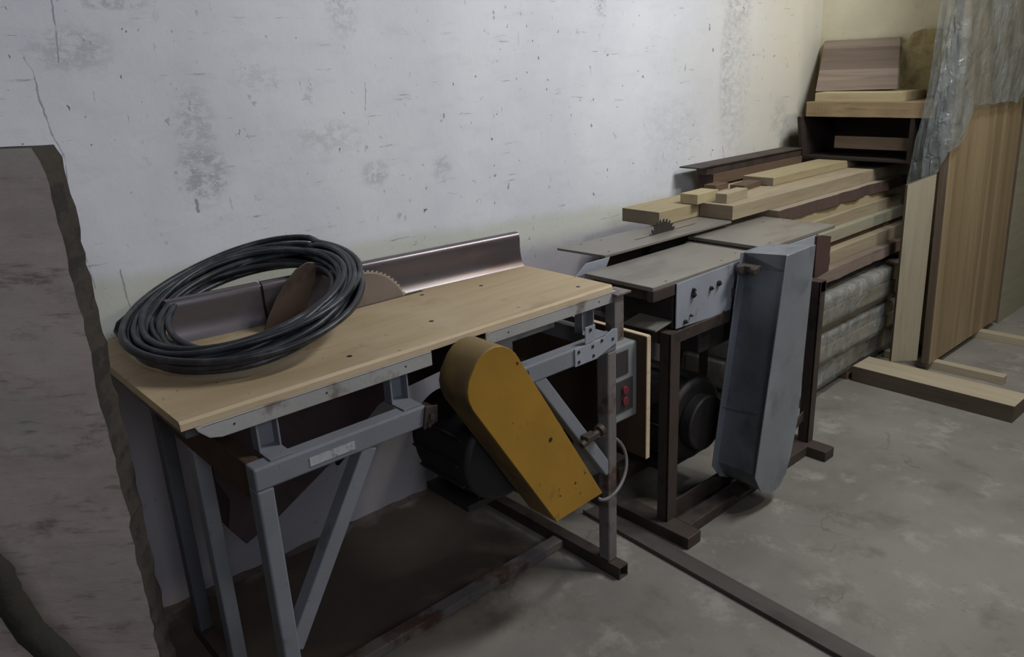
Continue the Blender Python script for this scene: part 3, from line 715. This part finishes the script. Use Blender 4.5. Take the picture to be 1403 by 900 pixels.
board('plank', .156, .330, 2.24, 3.90, .848, .898, ['pine2', 'endgrain'], 'thick pale plank reaching over the small toothed saw, nearest the wall of the top two', group=G, seed=2)
board('plank', .334, .478, 2.48, 3.90, .847, .900, ['pine', 'endgrain'], 'thick pale plank level with the short blocks, on the room side of the stack top', group=G, seed=3)
board('plank', .215, .358, 2.96, 3.92, .901, .934, ['pine2', 'endgrain'], 'pale plank lying on top of the stack behind the short blocks, running under the crate', group=G, seed=15)
board('plank', .10, .520, 2.74, 3.90, .800, .8465, ['grypine', 'endgrain', 'bark'], 'wide slab with dark wavy bark edge directly under the top planks', group=G, wane=.016, seed=4)
board('plank', .10, .515, 2.76, 3.84, .764, .800, ['pine2', 'endgrain'], 'pale plank just under the bark-edged slab, first below it', group=G, seed=5, rot=.01)
board('plank', .10, .535, 2.77, 3.84, .714, .764, ['pine', 'endgrain'], 'brownish plank second below the bark-edged slab', group=G, seed=6, rot=.01)
board('plank', .10, .565, 2.75, 3.84, .665, .714, ['greenwood', 'endgrain'], 'greenish pale plank level with the rear planer table corner', group=G, seed=7, rot=.01)
board('plank', .10, .545, 2.78, 3.84, .640, .665, ['brownwood', 'endgrain'], 'thin dark plank set back under the greenish one', group=G, seed=8)
board('plank', .10, .590, 2.76, 3.84, .585, .640, ['pine', 'endgrain'], 'plank beside the red-brown planer bracket, two below the greenish one', group=G, seed=9, rot=.01)
board('plank', .10, .640, 2.745, 3.84, .535, .585, ['pinkwood', 'endgrain'], 'pinkish brown plank sticking out furthest above the plastic-wrapped boards', group=G, seed=10, rot=.02, wane=.01)
board('plank', .10, .540, 2.80, 3.84, .490, .535, ['brownwood', 'endgrain'], 'dark recessed plank lying right on the upper wrapped bundle', group=G, seed=11)
board('plank', .10, .610, 2.76, 3.82, .310, .350, ['pine', 'endgrain'], 'bare pale plank squeezed between the two wrapped bundles', group=G, seed=12)
# short blocks on top
def block(x0, x1, y0, y1, z0, z1, mats, label, rot=0, cat='block'):
    b = MB(); b.box(x0, x1, y0, y1, z0, z1, rot, (x0, y0)); o = b.build('wood_block', mats, base=((x0 + x1) / 2, (y0 + y1) / 2, z0), bevel=.0015)
    tag(o, label, cat, 'short blocks on the plank stack')
block(.280, .356, 2.43, 2.575, .900, .937, 'pine2', 'short pale block, nearest and biggest of those on top of the planks', .05)
block(.385, .433, 2.505, 2.665, .900, .936, 'pine', 'narrow pale block right behind the biggest one on the stack', .08)
block(.175, .232, 2.735, 2.83, .898, .922, 'brownwood', 'small brown block at the back of the group, closest to the wall', .05)
block(.262, .325, 2.79, 2.95, .898, .921, 'brownwood', 'small dark brown block lying furthest back towards the corner', .12)
# dark beam and rail beside the wall
board('beam', .060, .135, 2.86, 3.60, .900, .946, ['brownwood', 'bark'], 'dark beam lying against the wall under the thin rail', 'beam', seed=14)
b = MB(); b.box(.075, .128, 2.82, 3.60, .946, .978); b.box(.030, .135, 2.76, 3.60, .978, .984)
tag(b.build('rail', 'rust', base=(.10, 3.2, .946)), 'dark flanged rail along the wall on top of the plank stack', 'rail')
# plastic-wrapped bundles
def bundle(x0, x1, y0, y1, z0, z1, label, nb, seed):
    root = thing('wrapped_bundle', ((x0 + x1) / 2, (y0 + y1) / 2, z0), label, 'bundle', 'plastic-wrapped bundles low in the stack')
    h = (z1 - z0 - .012) / nb
    for k in range(nb):
        MB().box(x0 + .012, x1 - .014 - .012 * (k % 2), y0 + .012, y1 - .012, z0 + .006 + k * h, z0 + .006 + (k + 1) * h - .004).build('board', 'pine', root)
    b = MB(); nu, nv = 64, 26; ring = []
    per = [(x0, z0), (x1, z0), (x1, z1), (x0, z1)]; W, H = x1 - x0, z1 - z0; tot = 2 * (W + H)
    for j in range(nu + 1):
        y = y0 + (y1 - y0) * j / nu; r = []
        for i in range(nv * 2):
            s_ = tot * i / (nv * 2)
            if s_ < W: p = Vector((x0 + s_, y, z0)); nn = Vector((0, 0, -1)); am = .0
            elif s_ < W + H: p = Vector((x1, y, z0 + s_ - W)); nn = Vector((1, 0, 0)); am = 1.0
            elif s_ < 2 * W + H: p = Vector((x1 - (s_ - W - H), y, z1)); nn = Vector((0, 0, 1)); am = .0
            else: p = Vector((x0, y, z1 - (s_ - 2 * W - H))); nn = Vector((-1, 0, 0)); am = .4
            d = .020 * noise.noise((p.y * 2.6, p.z * 7, seed)) + .007 * noise.noise((p.y * 9, p.z * 22, seed + 3)) + .004 * noise.noise((p.y * 20 + p.z * 30, p.z * 12, seed + 9))
            r.append(b.bm.verts.new(p + nn * d * am))
        ring.append(r)
    n = nv * 2
    for j in range(nu):
        for i in range(n): b._f([ring[j][i], ring[j][(i + 1) % n], ring[j + 1][(i + 1) % n], ring[j + 1][i]])
    b._f(ring[0]); b._f(ring[-1][::-1])
    b.build('plastic_wrap', 'wrap', root, bevel=0, smooth=True)
bundle(.10, .655, 2.74, 3.84, .350, .490, 'upper bundle of boards wrapped in pale plastic, behind the planer leg', 2, 1)
bundle(.10, .635, 2.75, 3.82, .172, .310, 'middle bundle of boards wrapped in pale plastic, second above the floor', 2, 5)
bundle(.10, .606, 2.72, 3.80, .050, .172, 'lowest bundle of boards wrapped in pale plastic, nearest the floor', 1, 8)
for (y, w) in ((2.86, 'near'), (3.28, 'far')):
    o = MB().box(.10, .60, y, y + .06, 0, .05).build('bearer', 'brownwood', base=(.35, y + .03, 0))
    tag(o, 'dark bearer on the floor under the %s end of the lowest wrapped bundle' % w, 'bearer', 'bearers under the stack')

# ------------------------------------------------------------------ the corner: crate, planks and boards
cr = thing('crate', (.38, 3.76, .936), 'dark open crate in the corner on the far end of the planks', 'crate')
MB().box(.12, .64, 3.60, 3.92, .936, .948).build('crate_bottom', 'crate', cr)
MB().box(.12, .64, 3.90, 3.92, .948, 1.13).build('crate_back', 'crate', cr)
MB().prism([(.12, 3.60, .948), (.12, 3.90, .948), (.12, 3.90, 1.13), (.105, 3.58, 1.13)], (.018, 0, 0)).build('crate_side', 'crate', cr)
MB().box(.622, .64, 3.60, 3.90, .948, 1.13).build('crate_side', 'crate', cr)
MB().box(.27, .622, 3.64, 3.655, .985, 1.04).build('crate_slat', 'brownwoodx', cr)
def xboard(name, x0, x1, y0, y1, z0, z1, mats, label, cat='plank', seed=1, wave=0.0, skew=0.0):
    b = MB(); n = 30; R = []
    for i in range(n + 1):
        x = x0 + (x1 - x0) * i / n; e = wave * noise.noise((x * 9, seed, 0)); dz = skew * i / n
        R.append([b.bm.verts.new((x, y0 + e, z0 + dz)), b.bm.verts.new((x, y1, z0 + dz)), b.bm.verts.new((x, y1, z1 + dz)), b.bm.verts.new((x, y0 + e * .4, z1 + dz))])
    for i in range(n):
        for k in range(4): b._f([R[i][k], R[i][(k + 1) % 4], R[i + 1][(k + 1) % 4], R[i + 1][k]])
    b._f(R[0][::-1]); b._f(R[-1])
    return tag(b.build(name, mats, base=((x0 + x1) / 2, (y0 + y1) / 2, z0)), label, cat)
xboard('plank', .137, .70, 3.60, 3.935, 1.130, 1.197, 'planx', 'thick knotty brown plank lying crosswise on the corner crate', seed=2, wave=.012)
xboard('plank', .170, .565, 3.615, 3.87, 1.197, 1.237, 'pinex', 'pale narrow plank on the knotty plank below the square board', seed=4)
# square laminated board leaning on the wall
b = MB(); lo, hi = 3.725, 3.925
p = [(.112, lo, 1.238), (.498, lo, 1.246), (.498, lo + .018, 1.246), (.112, lo + .018, 1.238), (.036, hi, 1.468), (.405, hi, 1.466), (.405, hi + .018, 1.468), (.036, hi + .018, 1.470)]
b.hexa(p)
tag(b.build('square_board', 'greyx', base=(.3, 3.83, 1.238)), 'square greyish brown board leaning on the yellow wall in the corner', 'board')
# rough yellowish board behind, leaning on the wall
b = MB(); n = 26; A = []
for i in range(n + 1):
    x = .425 + .272 * i / n; zt = 1.44 + .055 * min(1, i / 6) + .016 * noise.noise((x * 40, 1, 0)) + .02 * noise.noise((x * 14, 6, 0))
    A.append([b.bm.verts.new((x, 3.875, 1.199)), b.bm.verts.new((x, 3.915 + .006 * noise.noise((x * 25, 2, 2)), zt)), b.bm.verts.new((x, 3.942, zt - .006)), b.bm.verts.new((x, 3.90, 1.199))])
for i in range(n):
    for k in range(4): b._f([A[i][k], A[i + 1][k], A[i + 1][(k + 1) % 4], A[i][(k + 1) % 4]])
b._f(A[0]); b._f(A[-1][::-1])
tag(b.build('rough_board', 'osb', base=(.55, 3.9, 1.199), bevel=0), 'rough yellow-brown board with broken top edge right of the square board', 'board')

# ------------------------------------------------------------------ right hand side: panels, boards, battens
b = MB(); b.box(.618, 1.268, 3.285, 3.445, 0, .072, -.01, (.618, 3.285))
for f in b.bm.faces:
    if f.normal.z < .5 and f.calc_center_median().z < .07: f.material_index = 1
b.bm.normal_update()
for f in b.bm.faces: f.material_index = 0 if f.calc_center_median().z > .07 else 1
tag(b.build('thick_plank', ['floorplank', 'darkside'], base=(.94, 3.36, 0), bevel=.002), 'thick plank lying on the concrete floor in front of the tall upright boards', 'plank')
MBb = MB().box(.60, 1.118, 3.655, 3.700, 0, .038)
tag(MBb.build('batten', 'floorplank', base=(.86, 3.68, 0)), 'nearer narrow batten on the floor under the tall striped board', 'batten', 'battens under the panels')
MBb = MB().box(.72, 1.35, 4.225, 4.275, 0, .038)
tag(MBb.build('batten', 'floorplank', base=(1.0, 4.25, 0)), 'further narrow batten on the floor, right edge of the photo', 'batten', 'battens under the panels')
def panel(x0, x1, y0, y1, z0, z1, lean, label, mats):
    b = MB(); b.hexa([(x0, y0, z0), (x1, y0, z0), (x1, y1, z0), (x0, y1, z0), (x0 - lean, y0, z1), (x1 - lean, y0, z1), (x1 - lean, y1, z1), (x0 - lean, y1, z1)])
    b.bm.normal_update(); bmesh.ops.recalc_face_normals(b.bm, faces=b.bm.faces[:])
    for f in b.bm.faces: f.material_index = 0 if f.normal.x > .9 else 1
    return tag(b.build('upright_board', mats, base=((x0 + x1) / 2, (y0 + y1) / 2, z0), bevel=.0015), label, 'board')
panel(.792, .827, 3.600, 4.47, .038, 2.10, .062, 'tall striped glued wood board standing on edge under the plastic film', ['panel', 'panelside'])
panel(.785, .822, 4.53, 5.40, 0, 2.05, .055, 'pale greenish board standing behind the striped one at the right edge', ['greenwood', 'panelside'])
# narrow upright board beside it
w = Vector((.66, .75, 0)); nn = Vector((.75, -.66, 0)); q = Vector((.722, 3.440, .0725)); b = MB()
pts = [q, q + w * .118, q + w * .118 + Vector((-.020, .010, .835)), q + w * .0 + Vector((-.020, .010, .795))]
b.prism(pts, nn * -.019)
b.bm.normal_update(); bmesh.ops.recalc_face_normals(b.bm, faces=b.bm.faces[:])
for f in b.bm.faces: f.material_index = 0 if f.normal.dot(nn) > .9 else 1
tag(b.build('narrow_board', ['pinez', 'panelside'], base=(.75, 3.48, .0725), bevel=.001), 'narrow pale board standing upright on the thick floor plank', 'board')
# plastic film thrown over the panels
def film():
    b = MB(); nu, nv = 150, 150; V = {}
    for i in range(nu + 1):
        u = i / nu
        for j in range(nv + 1):
            v = j / nv
            # u: 0..0.35 hangs off the near end, 0.35..1 lies over the long face
            if u < .35:
                t = 1 - u / .35; hem = 1.00 - .20 * math.sin(math.pi * .5 * min(1, t * 1.5)) + .03 * noise.noise((u * 20, 0, 0))
            else:
                t = 0; q_ = (u - .35) / .65
                hem = 1.02 + .15 * min(1, q_ / .14) ** 1.5 - .03 * max(0, q_ - .4) + .02 * noise.noise((u * 14, 2, 0)) + .012 * noise.noise((u * 41, 5, 0))
            z = hem + (2.125 - hem) * v; lean = .062 * (z - .038) / 2.06
            flare = min(1, max(0, (1.65 - z) / .85))
            if u < .35:
                x = .835 - lean - (.07 + .085 * flare ** 1.2) * t; y = 3.588 - .016 * math.sin(t * 3.1) - .012 * flare * t
                nv_ = Vector((-.25, -1, 0)).normalized(); amp = .020
            else:
                s_ = (u - .35) / .65; x = .838 - lean + .004; y = 3.59 + .93 * s_
                nv_ = Vector((1, 0, 0)); amp = .017
            A, B = (u * 5 if u < .35 else 1.75 + (u - .35) * 5.2), z * 3.2
            rg = lambda a_, b_, c_: (1 - abs(noise.noise((a_, b_, c_)) * 2)) ** 3
            wx = .5 * noise.noise((A * .8, B * .8, 7))
            vo = lambda k_, c_: noise.voronoi((A * k_ + wx, B * k_ * .7 + wx, c_))[0]
            v1, v2 = vo(2.2, 1), vo(4.6, 5)
            d = .45 * noise.noise((A * 1.6, B * .5, 1)) + .55 * v1[0] + .5 * (v2[1] - v2[0]) + .5 * rg(A * 1.5 + wx, B * .9 + wx, 4)
            p = Vector((x, y, z)) + nv_ * (amp * .5 + amp * d)
            if u >= .35: p.x = max(p.x, .8305 - lean)
            else: p.y = min(p.y, 3.596)
            V[i, j] = b.bm.verts.new(p)
    for i in range(nu):
        for j in range(nv): b._f([V[i, j], V[i + 1, j], V[i + 1, j + 1], V[i, j + 1]])
    # fold over the top
    T = [b.bm.verts.new(V[i, nv].co + Vector((-.04 if i / nu >= .35 else 0, .0 if i / nu >= .35 else .06, .0))) for i in range(nu + 1)]
    for i in range(nu): b._f([V[i, nv], V[i + 1, nv], T[i + 1], T[i]])
    o = b.build('plastic_film', 'film', base=(.80, 3.8, 2.1), bevel=0, smooth=True)
    tag(o, 'crumpled translucent plastic film draped over the tops of the tall upright boards', 'plastic film')
film()

# ------------------------------------------------------------------ light
def area(name, loc, target, size, energy, col, size_y=None):
    l = bpy.data.lights.new(name, 'AREA'); l.energy = energy; l.color = col; l.size = size
    if size_y: l.shape = 'RECTANGLE'; l.size_y = size_y
    o = bpy.data.objects.new(name, l); COL.objects.link(o); o.location = loc
    o.rotation_euler = (Vector(target) - Vector(loc)).to_track_quat('-Z', 'Y').to_euler()
area('ceiling_tube', (1.75, 2.75, 2.95), (.7, 2.5, .2), 1.2, 50, (.91, .945, 1.0), .25)
area('corner_fill', (2.7, 2.9, 2.8), (.3, 3.6, .9), .16, 15, (1.0, .88, .66))  # unseen warm fill, added to brighten the corner wall
area('window_daylight', (4.0, -.1, 2.4), (.3, .6, .8), 1.4, 25, (.82, .86, 1.0), 1.2)
w = bpy.data.worlds.new('workshop_air'); sc.world = w; w.use_nodes = True
w.node_tree.nodes['Background'].inputs[0].default_value = (.55, .62, .80, 1); w.node_tree.nodes['Background'].inputs[1].default_value = .03

# ------------------------------------------------------------------ camera
cam = bpy.data.cameras.new('camera'); co = bpy.data.objects.new('camera', cam); COL.objects.link(co); sc.camera = co
F, YAW, PITCH, ROLL = 1065.129, -.852817, -.324874, -.0479052
cam.sensor_fit = 'HORIZONTAL'; cam.sensor_width = 36; cam.lens = F * 36 / 1403
fw = Vector((math.sin(YAW) * math.cos(PITCH), math.cos(YAW) * math.cos(PITCH), math.sin(PITCH)))
r = fw.cross(Vector((0, 0, 1))).normalized(); u = r.cross(fw)
r2 = r * math.cos(ROLL) + u * math.sin(ROLL); u2 = -r * math.sin(ROLL) + u * math.cos(ROLL)
co.matrix_world = Matrix(((r2.x, u2.x, -fw.x, 2.059), (r2.y, u2.y, -fw.y, 0), (r2.z, u2.z, -fw.z, 1.42), (0, 0, 0, 1)))
cam.clip_start = .01
for o in sc.objects:
    if '_abs' in o: del o['_abs']
vs = sc.view_settings; vs.view_transform = 'Standard'; vs.look = 'None'; vs.exposure = 0; vs.gamma = 1; vs.use_curve_mapping = False
